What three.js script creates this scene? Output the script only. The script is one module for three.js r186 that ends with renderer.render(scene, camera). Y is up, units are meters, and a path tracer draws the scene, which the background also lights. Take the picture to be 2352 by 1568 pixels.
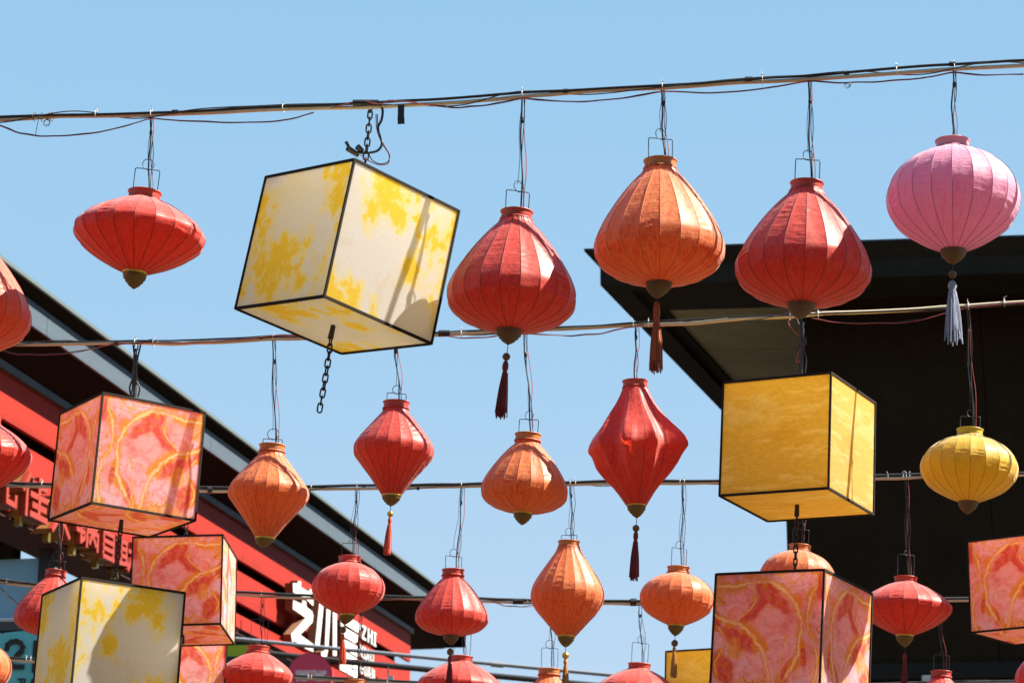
import * as THREE from 'three';
import { mergeGeometries } from 'three/addons/utils/BufferGeometryUtils.js';
import { FontLoader } from 'three/addons/loaders/FontLoader.js';
import { TextGeometry } from 'three/addons/geometries/TextGeometry.js';

// ---------------------------------------------------------------- camera, sky, sun, exposure
const V3 = (x, y, z) => new THREE.Vector3(x, y, z);
const R = d => d * Math.PI / 180;
const scene = new THREE.Scene();
const EYE = 1.6, PITCH = R(16), FOC = 5553;            // focal length in units of a 2352 x 1568 picture
const camera = new THREE.PerspectiveCamera(2 * Math.atan(784 / FOC) * 180 / Math.PI, 1024 / 682, 0.1, 2000);
camera.position.set(0, EYE, 0);
camera.rotation.set(PITCH, 0, 0);
camera.focus = 9.6; camera.userData.fStop = 7;
camera.updateMatrixWorld(true);

const EXPO = 3.3;
const SUN_EL = R(48), SUN_AZ = R(91);                  // azimuth from 'towards the camera' round to the right
const sun = new THREE.DirectionalLight(new THREE.Color(1.0, 0.93, 0.82), 5);
const sunDir = V3(Math.cos(SUN_EL) * Math.sin(SUN_AZ), Math.sin(SUN_EL), Math.cos(SUN_EL) * Math.cos(SUN_AZ));
sun.position.copy(sunDir).multiplyScalar(60).add(V3(0, 4, -16));
sun.target.position.set(0, 4, -16);
sun.castShadow = true; sun.shadow.radius = 1; sun.shadow.mapSize.set(4096, 4096);
Object.assign(sun.shadow.camera, { left: -30, right: 30, top: 30, bottom: -30, near: 1, far: 140 });
scene.add(sun, sun.target);
{
  const w = 512, h = 256, d = new Float32Array(w * h * 4);
  const stops = [[-90, .30, .33, .36], [-2, .46, .50, .54], [2, .62, .76, .90], [8, .51, .70, .905], [16, .385, .63, .88], [24.5, .318, .588, .86], [50, .22, .47, .78], [90, .17, .38, .68]];
  for (let j = 0; j < h; j++) {
    const el = ((j + .5) / h - .5) * 180;
    let k = 0; while (k < stops.length - 2 && el > stops[k + 1][0]) k++;
    const a = stops[k], b = stops[k + 1], t = Math.min(1, Math.max(0, (el - a[0]) / (b[0] - a[0])));
    for (let i = 0; i < w; i++) for (let c = 0; c < 4; c++)
      d[(j * w + i) * 4 + c] = c < 3 ? (a[c + 1] + (b[c + 1] - a[c + 1]) * t) / EXPO : 1;
  }
  const sky = new THREE.DataTexture(d, w, h, THREE.RGBAFormat, THREE.FloatType);
  sky.mapping = THREE.EquirectangularReflectionMapping;
  sky.magFilter = sky.minFilter = THREE.LinearFilter; sky.needsUpdate = true;
  scene.background = sky; scene.environment = sky;
}

// ---------------------------------------------------------------- helpers
let seed = 20240611;
const rnd = () => { seed = (seed * 1664525 + 1013904223) >>> 0; return seed / 4294967296; };
const rr = (a, b) => a + (b - a) * rnd();
const hash = (x, y) => { let h = Math.imul(x, 374761393) + Math.imul(y, 668265263) | 0; h = Math.imul(h ^ (h >>> 13), 1274126177); return ((h ^ (h >>> 16)) >>> 0) / 4294967296; };
const noise = (x, y, p = 0) => {                        // value noise, period p cells when given
  const X = Math.floor(x), Y = Math.floor(y), fx = x - X, fy = y - Y, u = fx * fx * (3 - 2 * fx), v = fy * fy * (3 - 2 * fy);
  const w = p ? (a => ((a % p) + p) % p) : (a => a);
  const a = hash(w(X), w(Y)), b = hash(w(X + 1), w(Y)), c = hash(w(X), w(Y + 1)), d = hash(w(X + 1), w(Y + 1));
  return a + (b - a) * u + (c - a) * v + (a - b - c + d) * u * v;
};
const fbm = (x, y, o = 4, p = 0) => { let s = 0, a = .5, n = 0; for (let i = 0; i < o; i++) { s += a * noise(x + i * 17 * (p ? 0 : 1), y + i * 9 * (p ? 0 : 1), p); n += a; x *= 2; y *= 2; p *= 2; a *= .5; } return s / n; };
const clamp = (x, a = 0, b = 1) => Math.min(b, Math.max(a, x));
const sstep = (a, b, x) => { const t = clamp((x - a) / (b - a)); return t * t * (3 - 2 * t); };
const mix = (a, b, t) => a.map((v, i) => v + (b[i] - v) * t);
// real places: a sight line through a picture point cut at a forward distance D, or at a height H over the eye
const ray = (x, y) => { const dx = (x - 1176) / FOC, dy = (784 - y) / FOC; return V3(dx, dy * Math.cos(PITCH) + Math.sin(PITCH), -(Math.cos(PITCH) - dy * Math.sin(PITCH))); };
const P = (x, y, D) => { const r = ray(x, y); return r.multiplyScalar(D / -r.z).add(V3(0, EYE, 0)); };
const PH = (x, y, H) => { const r = ray(x, y); return r.multiplyScalar(H / r.y).add(V3(0, EYE, 0)); };
const pxm = p => (-p.z * Math.cos(PITCH) + (p.y - EYE) * Math.sin(PITCH)) / FOC;     // metres per picture unit at p
const used = {};
const numbered = n => { used[n] = (used[n] ?? -1) + 1; return used[n] ? `${n}_${String(used[n]).padStart(3, '0')}` : n; };
const mesh = (name, geo, mat, parent) => { const m = new THREE.Mesh(geo, mat); m.name = parent ? name : numbered(name); m.castShadow = m.receiveShadow = true; (parent || scene).add(m); return m; };
const thing = (name, label, category, group) => { const g = new THREE.Group(); g.name = numbered(name); g.userData = { label, category }; if (group) g.userData.group = group; scene.add(g); return g; };
const struct = (name, geo, mat) => { const m = mesh(name, geo, mat); m.userData.kind = 'structure'; return m; };
const sub = (name, parent) => { const g = new THREE.Group(); g.name = name; parent.add(g); return g; };
const tube = (pts, r, seg = 0, rad = 6) => new THREE.TubeGeometry(new THREE.CatmullRomCurve3(pts, false, 'centripetal'), seg || Math.max(8, pts.length * 6), r, rad, false);
const merge = list => mergeGeometries(list.map(g => { const n = g.index ? g.toNonIndexed() : g; for (const k of Object.keys(n.attributes)) if (!['position', 'normal', 'uv'].includes(k)) n.deleteAttribute(k); return n; }));
const box = (w, h, d, x = 0, y = 0, z = 0) => new THREE.BoxGeometry(w, h, d).translate(x, y, z);
const std = (color, roughness = .7, extra = {}) => new THREE.MeshStandardMaterial({ color: new THREE.Color().setRGB(...color), roughness, ...extra });
function tex(w, h, f, repeat) {
  const d = new Uint8Array(w * h * 4);
  for (let j = 0; j < h; j++) for (let i = 0; i < w; i++) { const c = f((i + .5) / w, (j + .5) / h); const o = (j * w + i) * 4; d[o] = clamp(c[0], 0, 255); d[o + 1] = clamp(c[1], 0, 255); d[o + 2] = clamp(c[2], 0, 255); d[o + 3] = 255; }
  const t = new THREE.DataTexture(d, w, h); t.colorSpace = THREE.SRGBColorSpace; t.magFilter = t.minFilter = THREE.LinearFilter;
  if (repeat) t.wrapS = t.wrapT = THREE.RepeatWrapping; t.needsUpdate = true; return t;
}

// ---------------------------------------------------------------- materials
const M = {
  black: std([.012, .012, .013], .45), rubber: std([.016, .015, .015], .5), wire: std([.02, .017, .018], .5), redwire: std([.33, .05, .04], .45),
  steelwire: std([.03, .035, .045], .4), cream: std([.62, .52, .34], .6), zip: std([.75, .75, .73], .5), chain: std([.02, .022, .026], .35, { metalness: .5 }),
  brass: std([.62, .44, .10], .3, { metalness: .9 }), oldbrass: std([.17, .11, .035], .5, { metalness: .5 }), wood: std([.12, .07, .03], .6), rod: std([.3, .3, .3], .5, { metalness: .6 }),
  edge: new THREE.MeshPhysicalMaterial({ color: new THREE.Color(.020, .015, .012), roughness: .8, specularIntensity: .35 }),
};
const slub = (() => { const w = 256, d = new Uint8Array(w * w * 4); for (let j = 0; j < w; j++) for (let i = 0; i < w; i++) { const u = i / w, v = j / w, q = .5 * fbm(u * 6, v * 48, 3, 6) + .3 * fbm(u * 24, v * 24, 3, 24) + .2 * noise(u * 128, v * 128, 128), o = (j * w + i) * 4; d[o] = d[o + 1] = d[o + 2] = clamp(q * 255, 0, 255); d[o + 3] = 255; } const t = new THREE.DataTexture(d, w, w); t.wrapS = t.wrapT = THREE.RepeatWrapping; t.magFilter = t.minFilter = THREE.LinearFilter; t.needsUpdate = true; return t; })();
function silk(base, spot, amount, sheen) {
  const t = tex(256, 256, (u, v) => {
    const big = fbm(u * 4, v * 4, 3, 4), fl = fbm(u * 32, v * 32, 3, 32), dust = fbm(u * 10, v * 10, 4, 10), th = noise(u * 128, v * 128, 128);
    const k = sstep(.46, .66, fl) * amount + (big - .5) * .5;
    return mix(mix(base, spot, clamp(k)), base.map(c => c * .6 + 84), sstep(.54, .8, dust) * .35).map(c => c * (.95 + .10 * th));
  }, true);
  return new THREE.MeshPhysicalMaterial({ map: t, bumpMap: slub, bumpScale: .003, roughness: 1, transmission: .44, thickness: 0, clearcoat: 1, specularIntensity: .5, clearcoatRoughness: .46, sheen: .3, sheenRoughness: .5, sheenColor: new THREE.Color(...sheen), side: THREE.DoubleSide });
}
const CLOTH = {
  red: { silk: silk([212, 62, 38], [192, 32, 12], .5, [1, .84, .86]), rib: std([.20, .020, .012], .7), collar: std([.45, .05, .03], .45) },
  orange: { silk: silk([222, 124, 52], [202, 76, 24], .6, [1, .88, .78]), rib: std([.42, .13, .03], .7), collar: std([.50, .16, .04], .45) },
  coral: { silk: silk([220, 92, 42], [200, 66, 26], .5, [1, .84, .78]), rib: std([.36, .06, .025], .7), collar: std([.46, .1, .04], .45) },
  pink: { silk: silk([224, 152, 180], [214, 128, 156], .4, [1, .86, .98]), rib: std([.36, .13, .19], .7), collar: std([.62, .26, .30], .5) },
  yellow: { silk: silk([218, 178, 14], [202, 156, 8], .4, [1, .95, .6]), rib: std([.32, .2, .02], .7), collar: std([.50, .36, .03], .4) },
};
const TASSEL = { red: std([.33, .028, .022], .75), darkred: std([.16, .014, .014], .75), scarlet: std([.55, .06, .02], .75), orange: std([.42, .17, .03], .75), rust: std([.30, .065, .015], .75), white: std([.25, .28, .37], .8) };

// cube prints: marbled pink with gold veins; white with yellow clouds; brushed yellow
function curveDist(pts) {                               // distance to a polyline through the points (smoothed)
  const c = new THREE.CatmullRomCurve3(pts.map(p => V3(p[0], p[1], 0))).getPoints(18);
  return (x, y) => { let b = 9; for (let i = 0; i < c.length - 1; i++) { const ax = c[i].x, ay = c[i].y, ex = c[i + 1].x - ax, ey = c[i + 1].y - ay, t = clamp(((x - ax) * ex + (y - ay) * ey) / (ex * ex + ey * ey)); const dx = x - ax - ex * t, dy = y - ay - ey * t; b = Math.min(b, dx * dx + dy * dy); } return Math.sqrt(b); };
}
const veins = [
  [curveDist([[.98, .10], [.80, .11], [.62, .07], [.45, .10], [.30, .22], [.21, .40], [.19, .58], [.24, .78], [.33, .92], [.38, .99]]), .014],
  [curveDist([[1.0, .34], [.88, .40], [.74, .44], [.60, .56], [.50, .72], [.46, .86], [.44, 1.0]]), .013],
  [curveDist([[.08, .0], [.06, .10], [.12, .24], [.14, .42], [.07, .60], [.03, .80], [.06, 1.0]]), .009],
  [curveDist([[.66, .10], [.64, .24], [.72, .36], [.84, .42]]), .005],
  [curveDist([[.33, .55], [.35, .74], [.38, .96]]), .005],
  [curveDist([[.95, .45], [.90, .60], [.97, .76], [.92, .95]]), .006],
];
const reds = [[.47, .20, .24, .075, -.75], [.62, .30, .20, .07, .8], [.74, .58, .24, .08, -.5], [.92, .80, .13, .15, .5], [.03, .12, .05, .16, 0], [.31, .86, .05, .13, -.35], [.62, .56, .15, .06, -.5], [.97, .40, .06, .10, .3], [.16, .72, .04, .18, .15]];
const marble = tex(640, 640, (u, v0) => {
  const v = 1 - v0, wx = (fbm(u * 5, v * 5, 4) - .5) * .10, wy = (fbm(u * 5 + 40, v * 5 + 7, 4) - .5) * .10;
  const jx = (fbm(u * 30, v * 30, 4) - .5) * .026, jy = (fbm(u * 30 + 9, v * 30 + 31, 4) - .5) * .026, x = u + wx * .5 + jx, y = v + wy * .5 + jy;
  const cl = fbm(u * 3 + 5, v * 3, 3), fine = fbm(u * 60, v * 60, 2);
  let c = mix([232, 174, 174], [230, 194, 206], sstep(.42, .66, cl));
  c = mix(c, [238, 136, 118], sstep(.5, .8, fbm(u * 6 + 11, v * 4 + 2, 3)) * .5);
  c = mix(c, [242, 208, 218], sstep(.55, .72, fbm(u * 3.4 + 19, v * 3.4 + 4, 4)) * .8);
  let k = 0;
  for (const [cx, cy, a, b, th] of reds) { const dx = x - cx, dy = y - cy, p = dx * Math.cos(th) + dy * Math.sin(th), q = -dx * Math.sin(th) + dy * Math.cos(th); k = Math.max(k, 1.12 - Math.hypot(p / a, q / b)); }
  c = mix(c, [204, 84, 66], sstep(.05, .55, k + (fbm(u * 6, v * 6, 5) - .5) * .9) * .95);
  const gold = fbm(u * 5 + 21, v * 5 + 3, 4); c = mix(c, [226, 168, 66], sstep(.58, .74, gold) * .75);
  c = mix(c, [240, 196, 196], sstep(.35, .95, Math.sin((u * 1.3 + v * .7 + wx * 9 + cl * 1.2) * 26) * .5 + .5) * .22);
  c = mix(c, [222, 112, 104], sstep(.7, .99, Math.sin((u * .6 - v * 1.1 + wy * 10 + cl * 1.6) * 18) * .5 + .5) * .25);
  const cr = Math.abs(fbm(u * 4 + 3 + wx * 6, v * 4 + wy * 6, 3) - .5); c = mix(c, [208, 140, 44], (1 - sstep(.003, .014, cr)) * .85);
  const cr2 = Math.abs(fbm(u * 8 + 60 + wx * 6, v * 8 + 13, 3) - .5); c = mix(c, [214, 138, 60], (1 - sstep(.002, .010, cr2)) * .7 * sstep(.38, .5, fbm(u * 4 + 70, v * 4, 2)));
  for (const [f, w] of veins) { const d = f(x, y), ww = w * (.6 + 1.9 * fbm(u * 9, v * 9, 3)); if (d < ww * 4) { c = mix(c, [222, 150, 50], (1 - sstep(ww, ww * 4, d)) * sstep(.44, .6, fbm(u * 13 + 5, v * 13, 3)) * .9); c = mix(c, mix([240, 212, 156], [218, 152, 54], sstep(ww * .25, ww * .95, d + (fine - .5) * ww * .5)), (1 - sstep(ww * .7, ww * 1.3, d)) * (.6 + .4 * sstep(.34, .46, fbm(u * 11 + 33, v * 11, 3)))); } }
  return c.map(q => q * (.95 + .1 * fine));
});
const cloud = s => tex(448, 448, (u, v) => {
  const wx = (fbm(u * 4 + s, v * 4, 4) - .5) * .5, wy = (fbm(u * 4 + s + 30, v * 4 + 8, 4) - .5) * .5;
  const n = fbm(u * 4.2 + s * 3 + wx + v * .6, v * 2.4 + s + wy, 4), f = fbm(u * 26 + s, v * 20, 5), g = fbm(u * 9 + s, v * 7 + 5, 4);
  const k = sstep(.47, .74, n + (f - .5) * .36 + (g - .5) * .34);
  let c = mix(mix([214, 211, 210], [226, 206, 132], sstep(.42, .64, n + (g - .5) * .3) * .35), mix([236, 214, 120], [230, 194, 58], sstep(.4, 1, k)), k);
  c = mix(c, [206, 190, 174], sstep(.55, .8, g) * (1 - k) * .35);
  return c.map(q => q * (.97 + .06 * noise(u * 200, v * 200)));
});
const brushed = tex(448, 448, (u, v) => {
  const a = fbm(u * 2.2 + 4, v * 8 + u, 4), b = fbm(u * 5, v * 22, 3), g = fbm(u * 3 + 9, v * 4, 3), f = fbm(u * 30, v * 60, 2);
  let c = mix([218, 184, 86], [224, 202, 138], sstep(.46, .74, a * .4 + g * .6) * .8);
  c = mix(c, [214, 172, 66], sstep(.5, .75, fbm(u * 2.5 + 50, v * 5, 4)) * .8);
  c = mix(c, [238, 222, 172], sstep(.56, .74, b) * .4);
  return c.map(q => q * (.95 + .1 * f));
});
const sheet = map => new THREE.MeshPhysicalMaterial({ map, roughness: 1, transmission: .62, thickness: 0, specularIntensity: .3, side: THREE.DoubleSide });
const SHEET = { marble: [sheet(marble), sheet(marble)], cloud: [sheet(cloud(1)), sheet(cloud(7.3))], brushed: [sheet(brushed), sheet(brushed)] };

// ---------------------------------------------------------------- ground
{
  const t = tex(256, 256, (u, v) => { const n = fbm(u * 8, v * 8, 4, 8), f = noise(u * 128, v * 128, 128); const q = 78 + (n - .5) * 40 + (f - .5) * 18; return [q, q * .77, q * .50]; }, true);
  t.repeat.set(400, 400);
  struct('ground', new THREE.PlaneGeometry(1600, 1600).rotateX(-Math.PI / 2).translate(0, 0, -300), new THREE.MeshStandardMaterial({ map: t, roughness: .9 }));
}

// ---------------------------------------------------------------- restaurant on the left: red boarded wall under a black eave
const WH = 6;
const wl = PH(0, 849, WH), wr = PH(943, 1455, WH);
const U = wr.clone().sub(wl).normalize(), N = V3(-U.z, 0, U.x);
const wallLen = wr.distanceTo(wl);
const toWall = (x, y, n = 0) => { const r = ray(x, y), o = V3(0, EYE, 0), p0 = wl.clone().addScaledVector(N, n); const t = p0.clone().sub(o).dot(N) / r.dot(N); const p = r.multiplyScalar(t).add(o).sub(wl); return [p.dot(U), p.y]; };
const placeOnWall = g => { g.matrix.makeBasis(U, V3(0, 1, 0), N).setPosition(wl.x, wl.y, wl.z); g.matrix.decompose(g.position, g.quaternion, g.scale); g.updateMatrixWorld(true); return g; };
const noisy = (c, amt, rep, rough, extra) => { const t = tex(256, 256, (u, v) => { const n = fbm(u * 6, v * 6, 5, 6), f = noise(u * 90, v * 90, 90); return c.map(q => q * (1 + (n - .5) * amt + (f - .5) * amt * .5)); }, true); t.repeat.set(rep, rep); return new THREE.MeshStandardMaterial({ map: t, roughness: rough, ...extra }); };
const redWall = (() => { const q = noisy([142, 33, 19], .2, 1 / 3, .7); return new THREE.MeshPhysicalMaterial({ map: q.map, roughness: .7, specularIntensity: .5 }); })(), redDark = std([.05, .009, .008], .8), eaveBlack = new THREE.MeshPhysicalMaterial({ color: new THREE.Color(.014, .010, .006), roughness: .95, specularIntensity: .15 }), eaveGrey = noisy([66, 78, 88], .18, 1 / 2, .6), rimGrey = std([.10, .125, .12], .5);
const u0 = -14, u1 = wallLen;
{
  const b = placeOnWall(thing('restaurant_building', 'red boarded restaurant with grey fascia and black eave running away on the left', 'building'));
  // three boards separated by two open grooves
  const hG1 = -(toWall(500, 1266)[1]) , g1a = toWall(500, 1256)[1], g1b = toWall(500, 1283)[1], g2a = toWall(600, 1411)[1], g2b = toWall(600, 1438)[1], hBeamT = toWall(150, 1237)[1], hBeamB = toWall(150, 1264)[1];
  const board = (ha, hb, n0, n1, name = 'wall_panel') => {
    const cuts = [u0, 2.2, 7.4, 12.6, u1]; for (let i = 0; i < cuts.length - 1; i++) mesh(name, box(cuts[i + 1] - cuts[i] - .006, ha - hb, n1 - n0, (cuts[i] + cuts[i + 1]) / 2, (ha + hb) / 2, (n0 + n1) / 2), redWall, b);
  };
  board(0, g1a, -.05, 0); board(g1b, g2a, -.05, 0); board(g2b, hBeamT, -.05, 0);
  mesh('backing', box(u1 - u0 - .02, -hBeamB, .1, (u0 + u1) / 2, hBeamB / 2, -.3), eaveBlack, b);
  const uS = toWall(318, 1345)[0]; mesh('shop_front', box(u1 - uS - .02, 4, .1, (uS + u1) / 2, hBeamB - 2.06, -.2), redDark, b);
  mesh('wall', box(.25, 1.6, 1.2, u1 - .14, -.82, -.95), redWall, b);                      // end wall round the corner
  // red beam that carries the letters
  const bc = [u0, 1.2, 4.0, 6.8, 9.6, 12.4, u1 - .02];
  for (let i = 0; i < bc.length - 1; i++) mesh('beam', box(bc[i + 1] - bc[i] - .03, hBeamT - hBeamB, .42, (bc[i] + bc[i + 1]) / 2, (hBeamT + hBeamB) / 2, .0), redWall, b);
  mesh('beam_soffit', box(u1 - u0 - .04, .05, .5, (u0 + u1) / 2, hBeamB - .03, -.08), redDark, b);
  // eave: grey capping on the wall, black sloping cove, grey fascia, rim
  const ow = .44, oh = .336, uE = u1 + 2.1;
  const extr = (pts, a, c) => { const s = new THREE.Shape(pts.map(p => new THREE.Vector2(p[0], p[1]))); return new THREE.ExtrudeGeometry(s, { depth: c - a, bevelEnabled: false }).rotateY(Math.PI / 2).scale(1, 1, -1).translate(a, 0, 0); };
  const slab = (pts, a, c) => { const s = new THREE.Shape(pts.map(p => new THREE.Vector2(-p[0], p[1]))); return new THREE.ExtrudeGeometry(s, { depth: c - a, bevelEnabled: false }).rotateY(Math.PI / 2).translate(a, 0, 0); };
  mesh('capping', slab([[-.3, .003], [.05, .003], [.05, .075], [-.3, .075]], u0, u1 + .02), eaveGrey, b);
  mesh('eave', slab([[-.3, .08], [.03, .08], [ow - .03, oh - .03], [ow - .03, oh + .262], [-1.3, .75], [-1.3, .08]], u0, uE), eaveBlack, b);
  const fc = [u0]; for (let u = 0; u < uE - 1; u += 2.4) fc.push(u); fc.push(uE);
  for (let i = 0; i < fc.length - 1; i++) mesh('fascia', box(fc[i + 1] - fc[i] - .008, .23, .03, (fc[i] + fc[i + 1]) / 2, oh + .085, ow - .012), eaveGrey, b);
  mesh('gutter', slab([[ow - .2, oh + .202], [ow + .004, oh + .202], [ow + .11, oh + .265], [ow - .2, oh + .265]], u0, uE + .02), eaveBlack, b);
  mesh('roof_rim', slab([[-.2, oh + .268], [ow + .115, oh + .268], [ow + .125, oh + .28], [ow + .125, oh + .315], [-.2, oh + .36]], u0, uE + .03), rimGrey, b);
  mesh('eave_end', box(.03, .5, .42, uE + .02, oh + .01, ow - .26), eaveBlack, b);
  // ground floor: loggia with an end wall of glass, its sky reflection painted in as flat blue, mirror-like shop glass beyond it
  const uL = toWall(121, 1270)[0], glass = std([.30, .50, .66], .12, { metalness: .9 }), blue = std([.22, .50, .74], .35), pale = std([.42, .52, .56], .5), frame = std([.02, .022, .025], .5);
  const mul = []; for (let u = uS + .3; u < u1; u += 3.1) mul.push(u);
  for (let i = 0; i < mul.length; i++) { const c = i < mul.length - 1 ? mul[i + 1] : u1 - .3; mesh('shop_glass', box(c - mul[i] - .08, 3.2, .03, (mul[i] + c) / 2, hBeamB - 1.75, -.13), glass, b); mesh('mullion', box(.07, 3.2, .08, mul[i] - .0, hBeamB - 1.75, -.11), frame, b); }
  const hT = toWall(118, 1276)[1], hM = toWall(118, 1419)[1];
  mesh('header', box(.2, .02 - hT, 6.6, uL, (.02 + hT) / 2, -3.68), eaveBlack, b);
  mesh('corner_post', box(.18, 3.4, .10, uL, hBeamB - 1.76, -.06), frame, b);
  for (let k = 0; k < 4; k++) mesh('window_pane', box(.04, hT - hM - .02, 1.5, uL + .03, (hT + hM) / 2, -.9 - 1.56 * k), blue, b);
  mesh('sill_band', box(.1, .16, 6.6, uL, hM - .09, -3.45), pale, b);
  mesh('lower_wall', box(.12, 4, 6.6, uL + .04, hM - 2.19, -3.45), std([.10, .12, .14], .6), b);
  mesh('wall', box(.25, 8, .3, u0 - .13, -3.6, -.2), redWall, b);
}

// signs of the restaurant
const onWallShape = (pxs, n, depth) => new THREE.ExtrudeGeometry(new THREE.Shape(pxs.map(p => new THREE.Vector2(...toWall(p[0], p[1], n + depth)))), { depth, bevelEnabled: true, bevelSize: .006, bevelThickness: .006, bevelSegments: 1 }).translate(0, 0, n);
const z1 = (x, y) => [(880 + x / 4.25) / 1.3959, (1820 + y / 4.25) / 1.3959];
const white = std([.62, .62, .60], .5), sideBrown = std([.16, .07, .035], .6);
const font = await new FontLoader().loadAsync('fonts/droid/droid_sans_bold.typeface.json');
{
  const s = placeOnWall(thing('letter_sign', 'large white raised characters with small spelled-out letters beside them on the red wall', 'sign'));
  const poly = (name, list) => mesh(name, onWallShape(list.map(p => z1(...p)), .10, .10), [white, sideBrown], s);
  poly('character', [[245, 210], [312, 215], [315, 180], [355, 190], [350, 262], [470, 330], [478, 290], [520, 300], [520, 520], [425, 425], [250, 330]]);
  poly('character', [[250, 440], [370, 500], [375, 445], [420, 455], [425, 530], [500, 590], [520, 650], [510, 740], [340, 910], [520, 1040], [520, 1145], [400, 1090], [280, 1000], [235, 1005], [220, 905], [420, 680], [245, 560]]);
  poly('character', [[615, 400], [670, 410], [605, 1060], [550, 1050]]);
  poly('character', [[710, 450], [760, 465], [725, 1100], [700, 1220], [635, 1215], [630, 1150], [680, 1130]]);
  poly('character', [[790, 530], [840, 550], [838, 1200], [790, 1190]]);
  poly('character', [[895, 720], [940, 790], [1060, 705], [1165, 770], [1165, 830], [1130, 885], [945, 765], [900, 800]]);
  poly('character', [[912, 820], [950, 815], [1128, 915], [1128, 990], [1095, 1030], [965, 950], [912, 960]]);
  poly('character', [[912, 980], [965, 985], [1128, 1070], [1128, 1220], [975, 1125], [912, 1120]]);
  poly('character', [[912, 1140], [975, 1150], [1120, 1238], [1110, 1262], [912, 1240]]);
  poly('character', [[885, 1320], [1050, 1325], [1060, 1480], [885, 1385]]);
  poly('character', [[1066, 1330], [1130, 1318], [1120, 1500], [1066, 1490]]);
  poly('small_letter', [[190, 1088], [275, 1092], [272, 1118], [245, 1120], [245, 1150], [270, 1160], [265, 1182], [195, 1176], [195, 1152], [215, 1145], [215, 1116], [190, 1112]]);
  for (const [txt, a, b, hp] of [['ZHI', [1205, 960], [1420, 1075], 140], ['XIAO', [1180, 1205], [1375, 1300], 120], ['GUAN', [1182, 1430], [1392, 1540], 115]]) {
    const pa = toWall(...z1(...a), .2), pb = toWall(...z1(...b), .2), pc = toWall(...z1(a[0], a[1] - hp), .2), h = pc[1] - pa[1], w = pb[0] - pa[0];
    const probe = new TextGeometry(txt, { font, size: 1, depth: .1, bevelEnabled: false }); probe.computeBoundingBox(); const bb = probe.boundingBox, full = bb.max.x - bb.min.x;
    let x = pa[0];
    for (const ch of txt) {
      const g = new TextGeometry(ch, { font, size: 1, depth: .08, curveSegments: 4, bevelEnabled: false }); g.computeBoundingBox(); const cw = g.boundingBox.max.x;
      const sx = w / (full + .12 * txt.length); g.scale(sx, h / .72, 1).translate(x, pa[1], .1); x += (cw + .14) * sx;
      mesh('small_letter', g, [white, sideBrown], s);
    }
  }
  mesh('standoff_rail', box(2.2, .04, .05, toWall(...z1(600, 700), .05)[0] + .2, toWall(...z1(600, 700), .05)[1], .05), sideBrown, s);
  mesh('standoff_rail', box(2.2, .04, .05, toWall(...z1(600, 950), .05)[0] + .2, toWall(...z1(600, 950), .05)[1], .05), sideBrown, s);
}
const GLYPH = {
  seven: [[0, .55, 1, .68], [.4, 1, .42, .12], [.42, .1, .9, .08], [.9, .08, .9, .3]],
  good: [[.25, 1, .03, .6], [.17, .78, .17, 0], [.4, .84, .95, .84], [.67, 1, .67, .55], [.33, .55, 1, .55], [.42, .3, .95, .3], [.67, .5, .67, .05], [.33, .05, 1, .05]],
  fire: [[.12, .76, .25, .48], [.88, .78, .72, .5], [.5, 1, .48, .5], [.48, .5, .06, 0], [.5, .45, .95, 0]],
  pot: [[.2, 1, 0, .68], [.12, .83, .4, .83], [.05, .6, .4, .6], [.03, .4, .4, .4], [.22, .8, .22, .08], [.22, .08, .42, .25], [.55, .66, .55, .97], [.55, .97, .92, .97], [.92, .97, .92, .66], [.55, .66, .92, .66], [.48, .02, .48, .5], [.48, .5, 1, .5], [1, .5, 1, .02], [.74, .5, .6, .15], [.76, .38, .9, .15]],
  self: [[.52, 1, .4, .86], [.14, 0, .14, .84], [.86, 0, .86, .84], [.14, .84, .86, .84], [.14, .57, .86, .57], [.14, .31, .86, .31], [.14, .04, .86, .04]],
  help: [[.1, .15, .1, .92], [.4, .18, .4, .92], [.1, .92, .4, .92], [.1, .67, .4, .67], [.1, .42, .4, .42], [0, .12, .5, .2], [.52, .7, .96, .7], [.96, .7, .9, .08], [.9, .08, .78, .14], [.72, 1, .7, .5], [.7, .5, .48, .02]],
  guard: [[.1, .92, .85, .92], [.85, .92, .82, .5], [.82, .5, .7, .55], [.42, .92, .42, .05], [0, .05, 1, .05]],
  born: [[.2, .95, .02, .55], [.15, .72, .95, .72], [.15, .4, .9, .4], [.52, 1, .52, .05], [0, .05, 1, .05]],
  room: [[.08, .75, .08, 0], [.12, 1, .25, .85], [.4, .92, .92, .92], [.92, .92, .92, 0], [.32, .2, .32, .65], [.7, .2, .7, .65], [.32, .65, .7, .65], [.32, .43, .7, .43], [.32, .2, .7, .2]],
};
const stroke = ([x0, y0, x1, y1], w, h, t, depth, k) => { const a = [x0 * w, y0 * h], b = [x1 * w, y1 * h], L = Math.hypot(b[0] - a[0], b[1] - a[1]) + t * .8; return new THREE.BoxGeometry(L, t, depth).rotateZ(Math.atan2(b[1] - a[1], b[0] - a[0])).translate((a[0] + b[0]) / 2, (a[1] + b[1]) / 2, k * .0013); };
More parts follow.
